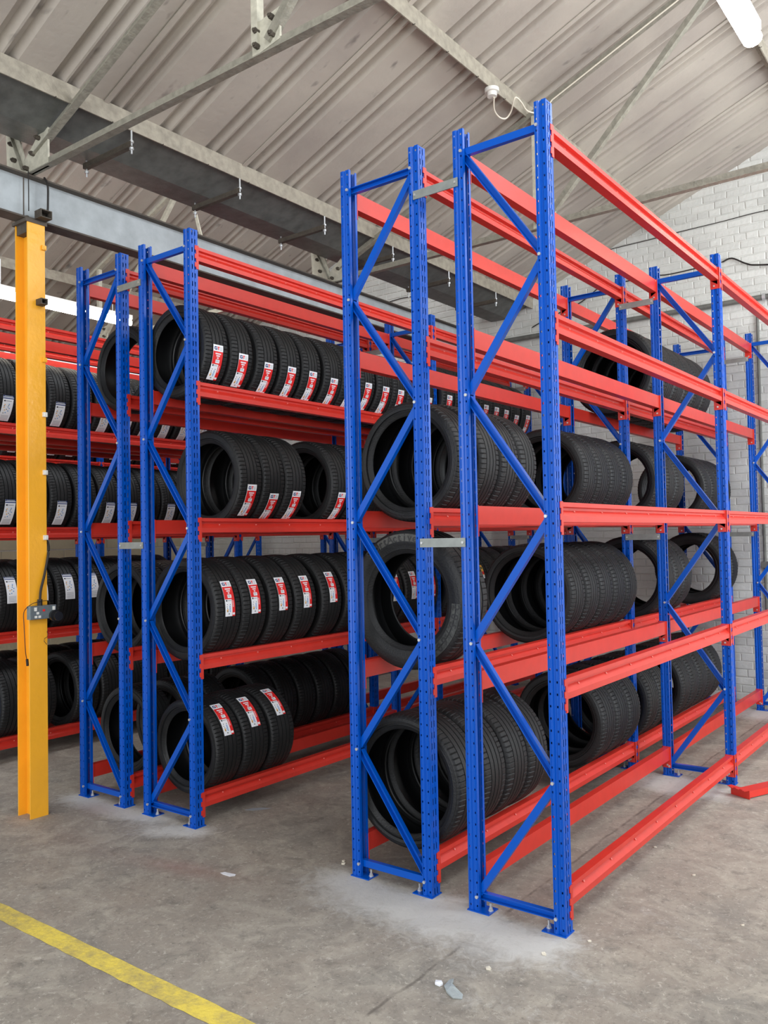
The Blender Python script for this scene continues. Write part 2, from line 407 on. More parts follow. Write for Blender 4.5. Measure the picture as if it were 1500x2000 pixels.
def angle_prof(a, t=.007): return [(0, 0), (a, 0), (a, t), (t, t), (t, a), (0, a)]
def purlin(x, span, label, y0=-6.8, y1=YW, h=.112, mtl=M_PURL):
    z = zr(x, span) - .004
    mb = MB(); mb.prism([(0, 0), (-.065, -.026), (-.065, -.034), (-.008, -.011), (-.008, -h), (0, -h)], (x, y0, z), (x, y1, z), (1, 0, 0), (0, 0, 1))
    o = ob('roof_purlin', mb.mesh('roof_purlin', mtl)); tag(o, label, 'purlin')
    # hook bolts over the sheet ribs
    hb = MB(); hb.tube([(-.004, 0, .050), (-.012, .004, .0), (-.006, .02, -.06), (-.004, .03, -h - .006), (.012, .03, -h - .004)], .0035, 5)
    me = hb.mesh('hook_bolt', M_WIRE)
    y = -.56
    while y < 5.2:
        ob('hook_bolt', me, o, (x, y, z)); y += .375
    return o
purlin(-2.35, 0, 'pale steel angle purlin along the top edge of the dark valley gutter')
purlin(-0.895, 0, 'steel roof purlin running behind the tops of the right-hand racks')
purlin(0.49, 0, 'roof purlin above the fluorescent lamp at the top right corner')
purlin(-6.70, 1, 'far roof purlin seen below the grey girder at the left')
purlin(-7.95, 1, 'lowest far purlin near the cream block wall at the left')

# valley gutter
gx = [(-2.38, 4.215), (-2.64, 4.105), (-2.86, 4.105), (-3.05, 4.22)]
mb = MB(); gi = [(x + (0.0), z + .006) for x, z in reversed(gx)]
mb.prism([(x, z) for x, z in gx] + gi, (0, -6.8, 0), (0, YW - .06, 0), (1, 0, 0), (0, 0, 1))
gut = ob('valley_gutter', None); tag(gut, 'long dark valley gutter slung under the roof above the grey girder', 'gutter')
ob('trough', mb.mesh('trough', M_GUT), gut)
mb = MB(); mb.prism([(-2.38, 4.215), (-2.64, 4.105), (-2.86, 4.105), (-3.05, 4.22)], (0, YW - .07, 0), (0, YW - .06, 0), (1, 0, 0), (0, 0, 1))
ob('end_plate', mb.mesh('end_plate', M_GUT), gut)
bm_ = MB(); bm_.prism([(0, 0), (.034, 0), (.034, .005), (.005, .005), (.005, .034), (0, .034)], (-2.80, 0, 4.05), (-2.30, 0, 4.05), (0, 1, 0), (0, 0, 1))
brk = bm_.mesh('gutter_bracket', M_RUST)
bm_ = MB(); bm_.tube([(0, 0, -.045), (0, 0, .10)], .006, 6); bm_.disc((0, 0, -.012), .014, .014, 'z', 6); bm_.disc((0, 0, .03), .014, .012, 'z', 6)
rod = bm_.mesh('hanger_rod', M_ZINC)
for k in range(-4, 6):
    y = -.06 + .895 * k
    b = ob('gutter_bracket', brk, gut, (0, y, 0))
    ob('hanger_rod', rod, b, (-2.312, .018, 4.055)); 
    bm2 = ob('hanger_rod', rod, b, (-2.785, .018, 4.04))

# girder on columns
def girder(xc, label, yend=YW):
    mb = MB(); zb, zt, hw = 3.61, 3.885, .057
    g = ob('steel_girder', None); tag(g, label, 'girder')
    mb.box(xc - .004, xc + .004, -6.8, yend, zb + .01, zt - .01); ob('web', mb.mesh('web', M_STEELW), g)
    mb = MB(); mb.box(xc - hw, xc + hw, -6.8, yend, zt - .010, zt); ob('flange', mb.mesh('flange', M_STEELD), g)
    mb = MB(); mb.box(xc - hw, xc + hw, -6.8, yend, zb, zb + .010); ob('flange', mb.mesh('flange', M_STEELD), g)
    mb = MB(); mb.box(xc + .004, xc + .0065, -.45, -.443, zb + .012, zt - .012); ob('web_joint', mb.mesh('web_joint', M_STEELD), g)
    return g
girder(-2.84, 'pale grey steel girder resting on the yellow column')
girder(-8.32, 'second steel girder under the far left roof valley')

# yellow column
col = ob('steel_column', None, loc=(-2.85, -.398, 0)); tag(col, 'bright yellow steel I-section column standing left of the racks', 'column')
mb = MB(); H_ = 3.60
I = [(-.070, -.057), (-.062, -.057), (-.062, -.004), (.062, -.004), (.062, -.057), (.070, -.057), (.070, .057), (.062, .057), (.062, .004), (-.062, .004), (-.062, .057), (-.070, .057)]
mb.prism(I, (0, 0, 0), (0, 0, H_ - .012), (1, 0, 0), (0, 1, 0)); ob('shaft', mb.mesh('shaft', M_YEL), col)
mb = MB(); mb.box(-.085, .075, -.07, .07, H_ - .012, H_ + .008); ob('cap_plate', mb.mesh('cap_plate', M_STEELD), col)
mb = MB(); mb.box(-.069, .061, -.05, .05, H_ - .07, H_ - .012); mb.disc((.02, -.03, H_ + .03), .012, .02, 'z', 6)
ob('cap_packing', mb.mesh('cap_packing', M_RUST), col)
clip = MB(); clip.box(0, .014, -.022, .004, -.014, .014); clip.box(.014, .018, -.014, .002, -.009, .009)
cw = clip.mesh('cable_clip', M_WHITE); cy_ = clip.mesh('cable_clip_painted', M_YEL)
for z_, me in ((3.45, cy_), (2.757, cy_), (2.421, cw), (2.067, cw), (1.671, cw)):
    ob('cable_clip', me, col, (.070, .055, z_))
def stub(name, z, y0, w_, h_, L_):
    mb = MB(); t = .006
    a = [(-w_ / 2, 0), (w_ / 2, 0), (w_ / 2, h_), (-w_ / 2, h_)]
    for i in range(4): pass
    mb.box(0, L_, -w_ / 2, w_ / 2, 0, t); mb.box(0, L_, -w_ / 2, w_ / 2, h_ - t, h_)
    mb.box(0, L_, -w_ / 2, -w_ / 2 + t, t, h_ - t); mb.box(0, L_, w_ / 2 - t, w_ / 2, t, h_ - t)
    mb.box(0, .01, -w_ / 2 + t, w_ / 2 - t, t, h_ - t, 0)
    o = ob('box_section_stub', mb.mesh('box_section_stub', M_RUST), col, (.070, y0, z)); return o
stub('a', 3.615, .028, .075, .05, .07); stub('b', 3.085, .018, .045, .036, .06)

# trusses
def truss(xo, y, label, light=False):
    mt = M_TRUSSL if light else M_TRUSS
    t = ob('roof_truss', None, loc=(xo, y, 0)); tag(t, label, 'truss')
    ang = [(-.024, 0), (.024, 0), (.024, .006), (.003, .006), (.003, .052), (-.003, .052), (-.003, .006), (-.024, .006)]
    def member(name, a, b, up, prof=ang, m_=None):
        a, b = Vector(a), Vector(b); d = (b - a).normalized(); ux = Vector((0, 1, 0)); uy = d.cross(ux).normalized()
        if uy.dot(Vector(up)) < 0: uy = -uy
        mb = MB(); mb.prism(prof, a, b, ux, uy); return ob(name, mb.mesh(name, m_ or mt), t)
    member('bottom_chord', (.02, 0, 3.888), (5.46, 0, 3.888), (0, 0, 1))
    # rafter, just below the purlins
    ra = lambda x: 5.23 + T * (x - 2.84) - .165
    member('rafter', (.10, 0, ra(.10) + .02), (4.85, 0, ra(4.85)), (0, 0, 1))
    member('glazing_bar', (-.02, 0, 3.93), (-.30, 0, 4.45), (1, 0, .4), [(-.03, 0), (.03, 0), (.03, .006), (-.03, .006)])
    pl = [(-.016, 0), (.016, 0), (.016, .005), (-.016, .005)]
    ang2 = [(-.022, 0), (.022, 0), (.022, .005), (-.017, .005), (-.017, .04), (-.022, .04)]
    member('post', (2.03, 0, 3.95), (2.03, 0, ra(2.03)), (-1, 0, 0), ang2, M_TRUSSL)
    member('diagonal', (2.10, 0, 3.93), (3.47, 0, ra(3.47) + .0), (-1, 0, 1), ang2, mt)
    member('diagonal', (4.0, 0, 3.93), (3.55, 0, ra(3.55)), (1, 0, 1), ang2, mt)
    # gussets
    def gusset(pts, bolts):
        mb = MB(); mb.prism([(x, z) for x, z in pts], (0, -.006, 0), (0, .006, 0), (1, 0, 0), (0, 0, 1))
        g = ob('gusset_plate', mb.mesh('gusset_plate', M_TRUSSL), t)
        for bx, bz in bolts:
            bb = MB(); bb.disc((bx, -.018, bz), .014, .026, 'y', 6); bb.disc((bx, -.034, bz), .008, .012, 'y', 6)
            ob('bolt', bb.mesh('bolt', M_RUST), g)
    gusset([(-.20, 3.888), (.24, 3.888), (.24, 4.17), (.17, 4.13), (-.02, 3.99), (-.14, 4.30), (-.24, 4.30), (-.22, 3.95)], [(-.17, 4.24), (-.15, 4.13), (-.12, 4.02), (.02, 3.93), (.09, 4.0), (.15, 4.08)])
    gusset([(1.98, 3.90), (2.16, 3.93), (2.16, 4.08), (1.98, 4.05)], [(2.02, 3.94), (2.12, 3.96), (2.02, 4.01), (2.12, 4.04)])
    return t
for k, y in ((0, -.42), (1, 2.44)):
    truss(-2.84, y, ['nearest roof truss, its heel on the girder over the yellow column', 'second roof truss crossing behind the tops of the right-hand racks'][k])
    truss(-8.32, y, ['far left roof truss nearest the front, seen under the grey girder', 'far left roof truss farther back beside the glowing lamp'][k], True)

# lamps
def lamp(p0, p1, label, power):
    p0, p1 = Vector(p0), Vector(p1); L_ = (p1 - p0).length; d = (p1 - p0).normalized()
    t = ob('fluorescent_lamp', None, loc=p0, rot=d.to_track_quat('Y', 'Z').to_euler()); tag(t, label, 'lamp')
    mb = MB(); mb.box(-.035, .035, 0, L_, .035, .075); ob('batten', mb.mesh('batten', M_WHITE), t)
    mb = MB(); n = 12
    prof = [(.042 * math.cos(2 * PI * i / n), .036 * math.sin(2 * PI * i / n)) for i in range(n)]
    mb.prism(prof, (0, .01, 0), (0, L_ - .01, 0), (1, 0, 0), (0, 0, 1)); ob('diffuser', mb.mesh('diffuser', M_TUBE, smooth=True), t)
    for z0 in (.2, L_ - .2):
        mb = MB(); mb.tube([(0, z0, .075), (0, z0, .30)], .004, 6); ob('hanger', mb.mesh('hanger', M_ZINC), t)
    return t
lamp((1.07, -.80, 3.80), (1.08, .745, 3.80), 'glowing fluorescent batten lamp at the top right corner', 34)
lamp((1.08, 2.35, 3.80), (1.08, 3.85, 3.80), 'second lamp of the right-hand row, nearer the brick wall', 34)
lamp((-4.85, .29, 3.75), (-4.85, 1.79, 3.75), 'glowing fluorescent lamp behind the yellow column', 34)

# ------------------------------------------------------------------ RACKS
HR = 3.45; UW = .062; UD = .052
def grid_strip(mb, P0, P1, ub, zb, skip, H=HR, z0=.004):
    """vertical plate from P0 to P1 (xy), u-breaks, z-breaks list, skip(u index, z index) -> hole"""
    P0, P1 = Vector((P0[0], P0[1], 0)), Vector((P1[0], P1[1], 0)); Lw = (P1 - P0).length
    us = [0] + ub + [Lw]
    for i in range(len(us) - 1):
        a = P0.lerp(P1, us[i] / Lw); b = P0.lerp(P1, us[i + 1] / Lw)
        if not any(skip(i, j) for j in range(len(zb) - 1)):
            mb.quad((a.x, a.y, zb[0]), (b.x, b.y, zb[0]), (b.x, b.y, zb[-1]), (a.x, a.y, zb[-1])); continue
        for j in range(len(zb) - 1):
            if skip(i, j): continue
            mb.quad((a.x, a.y, zb[j]), (b.x, b.y, zb[j]), (b.x, b.y, zb[j + 1]), (a.x, a.y, zb[j + 1]))
def upright_mesh():
    # local: web at x=0 plane (outer), body towards -x ; y 0..UW
    mb = MB()
    zw = [.004]
    for k in range(69): zw += [k * .05 + .012, k * .05 + .040]
    zw.append(HR)
    grid_strip(mb, (0, 0), (0, UW), [.017, .025, .037, .045], zw, lambda i, j: i in (1, 3) and j % 2 == 1)
    zh = [.004]
    for k in range(69): zh += [k * .05 + .021, k * .05 + .030]
    zh.append(HR)
    for y0, s in ((0, 1), (UW, -1)):
        grid_strip(mb, (-.018, y0), (0, y0), [.004, .011], zh, lambda i, j: i == 1 and j % 2 == 1)
        for (xa, da), (xb, db) in (((-.018, 0), (-.0225, .006)), ((-.0225, .006), (-.0285, .006)), ((-.0285, .006), (-.033, 0))):
            mb.quad((xa, y0 + s * da, .004), (xb, y0 + s * db, .004), (xb, y0 + s * db, HR), (xa, y0 + s * da, HR))
        grid_strip(mb, (-.033, y0), (-UD, y0), [.006, .013], zh, lambda i, j: i == 1 and j % 2 == 1)
        mb.quad((-UD, y0, .004), (-UD, y0 + s * .014, .004), (-UD, y0 + s * .014, HR), (-UD, y0, HR))
    return mb.mesh('upright', M_BLUE, weld=True, solid=-.0018)
UP = upright_mesh()
def foot_mesh():
    mb = MB(); mb.box(-.105, .004, -.008, UW + .010, 0, .005)
    return mb.mesh('foot_plate', M_BLUE)
FOOT = foot_mesh()
mb = MB(); mb.disc((0, 0, .006), .012, .004, 'z', 8); mb.disc((0, 0, .013), .009, .010, 'z', 6); mb.tube([(0, 0, .005), (0, 0, .038)], .005, 6)
ANCH = mb.mesh('anchor_bolt', M_ZINC)
mb = MB(); mb.disc((0, -.004, 0), .0075, .008, 'y', 6); BOLT = mb.mesh('bolt', M_ZINC)
CH = [(0, 0), (.032, 0), (.032, .024), (.028, .024), (.028, .003), (.004, .003), (.004, .024), (0, .024)]
def brace_mesh(a, b, flip):
    """C-channel between xz points a and b, in the plane of the frame; flip = open side to the front"""
    a, b = Vector((a[0], 0, a[1])), Vector((b[0], 0, b[1])); d = (b - a).normalized()
    uy = Vector((0, 1, 0)); ux = d.cross(uy).normalized()
    y0 = .018
    mb = MB(); prof = [(u - .016, (v + y0) if not flip else (.024 - v + y0)) for u, v in CH]
    mb.prism(prof, a, b, ux, uy); return mb.mesh('brace', M_BLUE)
PITCH = .5475
def frame(root, xl, xr, y, first):
    """first='L': lowest diagonal starts on the left upright"""
    for side, x in (('r', xr), ('l', xl)):
        rot = (0, 0, 0) if side == 'r' else (0, 0, PI)
        loc = (x, y, 0) if side == 'r' else (x, y + UW, 0)
        ob('upright', UP, root, loc, rot)
        f = ob('foot_plate', FOOT, root, loc, rot)
        ob('anchor_bolt', ANCH, f, (-.090, .030, 0)); 
    bl, br = xl + .042, xr - .042
    n = 7; zs = [.064 + PITCH * k for k in range(n)]
    key = (round(xr - xl, 3), first)
    if key not in BRC:
        W_ = br - bl; ms = []
        for k in range(n - 1):
            left = (k % 2 == 0) == (first == 'L')
            a = (0 if left else W_, zs[k] + .012); b = (W_ if left else 0, zs[k + 1] - .012)
            ms.append(brace_mesh(a, b, k % 2 == (1 if first == 'L' else 0)))
        hz = [brace_mesh((0, .064), (W_, .064), first == 'L'), brace_mesh((0, zs[-1]), (W_, zs[-1]), first != 'L')]
        BRC[key] = (ms, hz)
    ms, hz = BRC[key]
    for m_ in ms: ob('diagonal_brace', m_, root, (bl, y, 0))
    for m_ in hz: ob('cross_brace', m_, root, (bl, y, 0))
    for k in range(n):
        left = (k % 2 == 0) == (first == 'L')
        ob('bolt', BOLT, root, (bl if left else br, y, zs[k]))
        if k in (0, n - 1): ob('bolt', BOLT, root, (br if left else bl, y, zs[k]))
BRC = {}
BPROF = [(-.046, 0), (-.006, 0), (-.006, -.019), (-.023, -.023), (-.023, -.034), (0, -.058), (0, -.084), (-.046, -.084)]
def beam_mesh(L_):
    mb = MB(); mb.prism(BPROF, (0, 0, 0), (0, L_, 0), (1, 0, 0), (0, 0, 1))
    k = .15
    while k < L_ - .1:
        mb.tube([(-.0165, k, -.0390), (-.0135, k, -.0370)], .0048, 6, 1); k += .30  # small pale bumps in place of holes with light behind them
    return mb.mesh('beam', [M_RED, M_HOLELIGHT])
def conn_mesh():
    """end connector at the y=0 end of a beam; upright lies at y<0"""
    mb = MB()
    mb.box(-.054, .004, 0, .004, -.137, .003)
    # leg on the web face with hook notches
    zs = [.003, -.022, -.052, -.072, -.102, -.118, -.137]
    mb.box(.001, .0045, -.014, .004, -.137, .003)
    for z0 in (-.012, -.062, -.112):
        mb.box(.001, .0045, -.024, -.014, z0 - .013, z0 + .013)
    mb.disc((-.030, .006, -.118), .006, .006, 'y', 6, 1)
    mb.face([(-.046, .004, -.084), (-.008, .004, -.084), (-.008, .004, -.110)], 0)
    return mb.mesh('beam_connector', [M_RED, M_ZINC])
CONN = conn_mesh()
def mirror_mesh(me, axis, name):
    n = me.copy(); n.name = name; s = [1, 1, 1]; s[axis] = -1
    n.transform(Matrix.Diagonal((*s, 1))); n.flip_normals(); return n
CONN_Y = mirror_mesh(CONN, 1, 'beam_connector_far'); CONN_X = mirror_mesh(CONN, 0, 'beam_connector_left'); CONN_XY = mirror_mesh(CONN_X, 1, 'beam_connector_left_far')
BEAMS = {}
def beam(root, x, side, y0, y1, ztop):
    """side +1: outer face towards +x"""
    L_ = round(y1 - y0 - UW, 4)
    if (L_, side) not in BEAMS:
        b_ = beam_mesh(L_ - .008) if side > 0 else mirror_mesh(BEAMS.get((L_, 1)) or beam_mesh(L_ - .008), 0, 'beam_left')
        BEAMS[(L_, side)] = b_
    o = ob('beam', BEAMS[(L_, side)], root, (x, y0 + UW + .004, ztop))
    ob('beam_connector', CONN if side > 0 else CONN_X, o, (0, -.004, 0))
    ob('beam_connector', CONN_Y if side > 0 else CONN_XY, o, (0, L_ - .004, 0))
    return o
def rack(label, xl, xr, first, levels, ys):
    root = ob('tyre_rack', None, loc=((xl + xr) / 2, 0, 0)); tag(root, label, 'rack')
    off = -(xl + xr) / 2
    for y in ys: frame(root, xl + off, xr + off, y, first)
    for a, b in zip(ys, ys[1:]):
        for z in levels:
            beam(root, xr + off, 1, a, b, z); beam(root, xl + off, -1, a, b, z)
    return root
def spacer(xa, xb, ys, zs, where):
    mb = MB(); L_ = xb - xa + .05
    mb.box(0, L_, -.006, -.002, -.02, .02); mb.box(0, L_, -.002, .0, -.02, -.016)
    mb.disc((.012, -.009, 0), .006, .006, 'y', 6, 1); mb.disc((L_ - .012, -.009, 0), .006, .006, 'y', 6, 1)
    me = mb.mesh('row_spacer', [M_GALV, M_ZINC])
    for i, y in enumerate(ys):
        for z in zs:
            o = ob('row_spacer', me, None, (xa - .025, y - .001, z))
            tag(o, ('upper' if z > 3 else 'lower') + ' grey spacer plate bolted across ' + ['the front', 'the middle', 'the rear'][3 - len(ys) + i] + ' frames, ' + where, 'spacer', 'grey spacer plates between back-to-back racks')
LV = [.19, 1.03, 1.765, 2.56, 3.355]; LVL = [.19, .975, 1.765, 2.56, 3.355]
Y3 = [-.004, 2.496, 4.996]
rB = rack('empty blue and red rack standing nearest at the right', -.026, .431, 'L', LV, Y3)
rA = rack('blue and red tyre rack back to back with the empty one', -.6845, -.2190, 'R', LV, Y3)
r2 = rack('central rack of red-labelled tyres across the aisle from the yellow column', -2.3083, -1.832, 'L', LVL, Y3)
r1 = rack('narrow-looking rack just right of the yellow column, one tyre on top', -2.97, -2.491, 'R', LVL, Y3)
r3 = rack('rack behind the yellow column holding white-labelled tyres', -4.62, -4.15, 'L', LVL, Y3)
r3b = rack('rack hidden back to back behind the white-labelled tyres', -5.29, -4.815, 'R', LVL, Y3)
r4 = rack('farthest left rack, glimpsed under beams near the cream wall', -6.91, -6.43, 'L', LVL, Y3)
spacer(-.2190, -.026, Y3, (1.603, 3.214), 'right-hand rack pair'); spacer(-2.491, -2.3083, Y3, (1.612, 3.22), 'central rack pair'); spacer(-4.815, -4.62, Y3[1:], (1.6, 3.21), 'rack pair behind column')
# extra beams carrying on past the last frame in the right rack do not exist; a loose beam lies on the floor
lb = ob('loose_beam', None, loc=(.535, 2.27, .046)); tag(lb, 'loose red beam lying on the floor beside the empty right-hand rack', 'beam')
def loose():
    mb = MB(); mb.prism([(v + .042, -u - .046) for u, v in BPROF], (0, .004, 0), (0, 2.3, 0), (1, 0, 0), (0, 0, 1)); o = ob('beam_body', mb.mesh('beam_body', M_RED), lb)
    mb = MB(); mb.box(-.085, .052, 0, .004, -.045, .012); mb.box(-.085, .052, -.03, 0, .008, .012)
    for k in (-.06, -.015, .03): mb.box(k, k + .02, -.042, -.03, .008, .012)
    ob('beam_connector', mb.mesh('beam_connector_loose', M_RED), lb)
loose(); lb.rotation_euler = (0, 0, math.radians(-25))

# ------------------------------------------------------------------ TYRES
def tyre_mesh(r, w, ri, name, kind=0):
    """axis along y; front face at y=0, back at y=w"""
    h = w / 2; P = 74
    tread = []
    grooves = [(-.56, .030), (-.20, .034), (.20, .034), (.56, .030)] if kind == 0 else [(-.45, .045), (0, .05), (.45, .045)]
    tw = .80 * h
    prof = [  # (v, rad, cls)
        (-.74 * h, ri - .001, 0), (-.80 * h, ri + .004, 0), (-.83 * h, ri + .014, 0), (-.90 * h, ri + .022, 0), (-.895 * h, ri + .026, 0), (-.97 * h, ri + (r - ri) * .38, 0),
        (-1.0 * h, ri + (r - ri) * .55, 0), (-.985 * h, ri + (r - ri) * .60, 0), (-.985 * h, ri + (r - ri) * .66, 0), (-.97 * h, ri + (r - ri) * .74, 0), (-.93 * h, r - .020, 0), (-.885 * h, r - .010, 1), (-.80 * h, r - .0045, 1)]
    xs = sorted([(g * tw, gw * h) for g, gw in grooves]); out = []
    def rad(v): return r - .0045 * (abs(v) / (.8 * h)) ** 2
    for v, gw in xs:
        d = .007
        out += [(v - gw, rad(v), 3), (v - gw * .6, rad(v) - d, 0), (v + gw * .6, rad(v) - d, 0), (v + gw, rad(v), 3)]
    prof += [(-.70 * h, rad(.7 * h), 2)] + out + [(.70 * h, rad(.7 * h), 2)]
    prof += [(-a, b, c) for a, b, c in reversed(prof[:13])]
    t = .013
    inner = [(.70 * h, ri + .004, 9), (.70 * h, ri + .018, 9), (.90 * h - t * .5, ri + (r - ri) * .5, 9), (.86 * h, r - .035, 9), (.62 * h, r - .021, 9), (0, r - .018, 9)]
    inner = inner + [(-a, b, c) for a, b, c in reversed(inner[:-1])]
    full = prof + inner; n = len(full)
    V = []; F = []; MI = []
    angs = []
    for p in range(P):
        for f_, c in ((0, 0), (.60, 0), (.76, 1), (.90, 0)) if kind == 0 else ((0, 0), (.72, 0), (.84, 1), (.94, 0)): angs.append((2 * PI * (p + f_) / P, c))
    for a, notch in angs:
        ca, sa = math.cos(a), math.sin(a)
        for v, rr, c in full:
            q = rr
            if notch and c in (1, 2): q = rr - (.0035 if c == 1 else .006)
            V.append((q * ca, v + h, q * sa))
    m_ = len(angs)
    for i in range(m_):
        j = (i + 1) % m_
        for k in range(n):
            l = (k + 1) % n
            F.append((i * n + k, i * n + l, j * n + l, j * n + k)); MI.append(1 if (full[k][2] == 9 or full[l][2] == 9) else 0)
    me = bpy.data.meshes.new(name); me.from_pydata(V, [], F); me.materials.append(M_TYRE); me.materials.append(M_TYREIN)
    me.polygons.foreach_set('material_index', MI)
    me.polygons.foreach_set('use_smooth', [True] * len(F))
    try: me.set_sharp_from_angle(angle=math.radians(35))
    except Exception: pass
    me.update(); return me
TM = {}
def tm(r, w, ratio=.73, kind=0):
    k = (r, w, ratio, kind)
    if k not in TM: TM[k] = tyre_mesh(r, w, r * ratio, 'tyre', kind)
    return TM[k]

# printed stickers as coloured cells wrapped on the tread
def pattern_red():
    W_, H_ = 30, 84; g = [[0] * W_ for _ in range(H_)]  # 0 red 1 white 2 navy 3 black 4 sky 5 orange 6 grey
    def rect(x0, x1, y0, y1, c):
        for y in range(max(0, y0), min(H_, y1)):
            for x in range(max(0, x0), min(W_, x1)): g[y][x] = c
    rect(0, W_, 0, 15, 1)
    # G
    rect(4, 11, 4, 6, 2); rect(3, 6, 5, 11, 2); rect(4, 12, 10, 12, 2); rect(9, 12, 8, 12, 2); rect(8, 12, 7, 9, 2)
    # T
    rect(12, 19, 4, 6, 0); rect(14, 17, 4, 12, 0)
    rect(19, 28, 5, 6, 6); rect(19, 28, 8, 9, 6); rect(19, 27, 11, 12, 6)
    for y0, x0, x1 in ((19, 7, 24), (24, 10, 21), (29, 13, 18)):
        rect(x0, x1, y0, y0 + 3, 1)
        for x in range(x0 + 2, x1, 3): g[y0 + 1][x] = 0
    rect(10, 22, 34, 42, 1)
    for x in range(12, 20, 2): rect(x, x + 1, 35, 40, 6)
    rect(0, 21, 44, 84, 1); rect(0, W_, 44, 45, 0)
    rect(3, 7, 46, 50, 3)
    for x in range(8, 19, 1): rect(x, x + 1, 47 + (x % 2), 49, 6)
    for k, (x, y) in enumerate([(5, 56), (14, 56), (4, 61), (5, 65)]): rect(x, x + 2, y, y + 2, 3)
    rect(4, 8, 68, 74, 5); rect(6, 8, 71, 74, 3)
    for y in range(60, 74, 3): rect(12, 16, y, y + 2, 4)
    rect(9, 11, 68, 70, 6); rect(9, 13, 77, 80, 3); rect(10, 12, 78, 79, 1)
    for y in range(48, 64, 2): rect(23, 26, y, y + 1, 1)
    rect(22, 29, 76, 81, 1)
    return g, (.074, .215)
def pattern_white():
    W_, H_ = 30, 80; g = [[1] * W_ for _ in range(H_)]
    def rect(x0, x1, y0, y1, c):
        for y in range(max(0, y0), min(H_, y1)):
            for x in range(max(0, x0), min(W_, x1)): g[y][x] = c
    rect(0, 30, 0, 5, 2); rect(3, 27, 1, 4, 6); rect(0, 30, 7, 10, 2)
    rect(3, 8, 14, 18, 3); rect(9, 25, 15, 17, 6)
    for x, y in ((6, 26), (18, 24), (5, 34), (16, 32), (20, 36), (8, 42), (18, 44), (12, 50)): rect(x, x + 3, y, y + 3, 4 if x > 10 else 5)
    for x, y in ((5, 30), (17, 28), (13, 40), (6, 52)): rect(x, x + 3, y, y + 2, 3)
    for y in range(60, 76, 3): rect(4, 26, y, y + 1, 6)
    return g, (.082, .21)
def pattern_yellow():
    g = [[5] * 8 for _ in range(20)]
    for y in range(10, 14): g[y] = [0] * 8
    for y in range(3, 6): g[y] = [7, 3, 3, 7, 3, 3, 3, 7]
    for y in range(15, 20): g[y] = [1] * 8
    return g, (.06, .12)
LM = [M_LRED, M_LWHT, M_LBLU, M_LBLK, M_LSKY, M_LORG, M_LGRY, M_LYEL]
def sticker_mesh(pat, r, a_top):
    g, (w_, l_) = pat; H_ = len(g); W_ = len(g[0]); rr = r + .0025
    V = []; F = []; MI = []
    for j in range(H_ + 1):
        a = a_top - (l_ / rr) * j / H_
        for i in range(W_ + 1):
            V.append((rr * math.cos(a), -w_ / 2 + w_ * i / W_, rr * math.sin(a)))
    for j in range(H_):
        # merge runs of equal colour to stay cheap
        i = 0
        while i < W_:
            k = i
            while k + 1 < W_ and g[j][k + 1] == g[j][i]: k += 1
            F.append((j * (W_ + 1) + i, j * (W_ + 1) + k + 1, (j + 1) * (W_ + 1) + k + 1, (j + 1) * (W_ + 1) + i)); MI.append(g[j][i]); i = k + 1
    # white backing strip gives the paper its thickness
    n = len(V); Hb = 12
    for j in range(Hb + 1):
        a = a_top - (l_ / rr) * j / Hb
        for rq in (rr, rr - .002):
            for s_ in (-1, 1): V.append((rq * math.cos(a), s_ * w_ / 2, rq * math.sin(a)))
    for j in range(Hb):
        b = n + j * 4
        F.append((b, b + 4, b + 6, b + 2)); MI.append(1); F.append((b + 1, b + 3, b + 7, b + 5)); MI.append(1)
    me = bpy.data.meshes.new('sticker'); me.from_pydata(V, [], F)
    for m_ in LM: me.materials.append(m_)
    me.polygons.foreach_set('material_index', MI); me.update(); return me
PATS = {'r': pattern_red(), 'w': pattern_white(), 'y': pattern_yellow()}
SM = {}
XX = dict(A=(-.6845, -.2190), L2=(-2.3083, -1.832), L1=(-2.97, -2.491), R=(-4.62, -4.15), Rb=(-5.29, -4.815), R4=(-6.91, -6.43))
XC = {k: (a + b) / 2 for k, (a, b) in XX.items()}
HWD = {k: (b - a) / 2 - .048 for k, (a, b) in XX.items()}
ZL = dict(A=[0] + LV, L2=[0] + LVL, L1=[0] + LVL, R=[0] + LVL, Rb=[0] + LVL, R4=[0] + LVL)
RN = dict(A='rack behind the empty rack', L2='central rack', L1='rack right of yellow column', R='rack behind yellow column', Rb='hidden back-to-back rack', R4='farthest left rack')
SN = {1: 'bottom', 2: 'second', 3: 'third', 4: 'fourth', 5: 'top'}
ORD = ['first', 'second', 'third', 'fourth', 'fifth', 'sixth', 'seventh', 'eighth', 'ninth', 'tenth', 'eleventh', 'twelfth', 'thirteenth', 'fourteenth', 'fifteenth', 'sixteenth', 'seventeenth', 'eighteenth', 'nineteenth', 'twentieth', 'twenty-first', 'twenty-second']
CNT = {}
rt = random.Random(5)
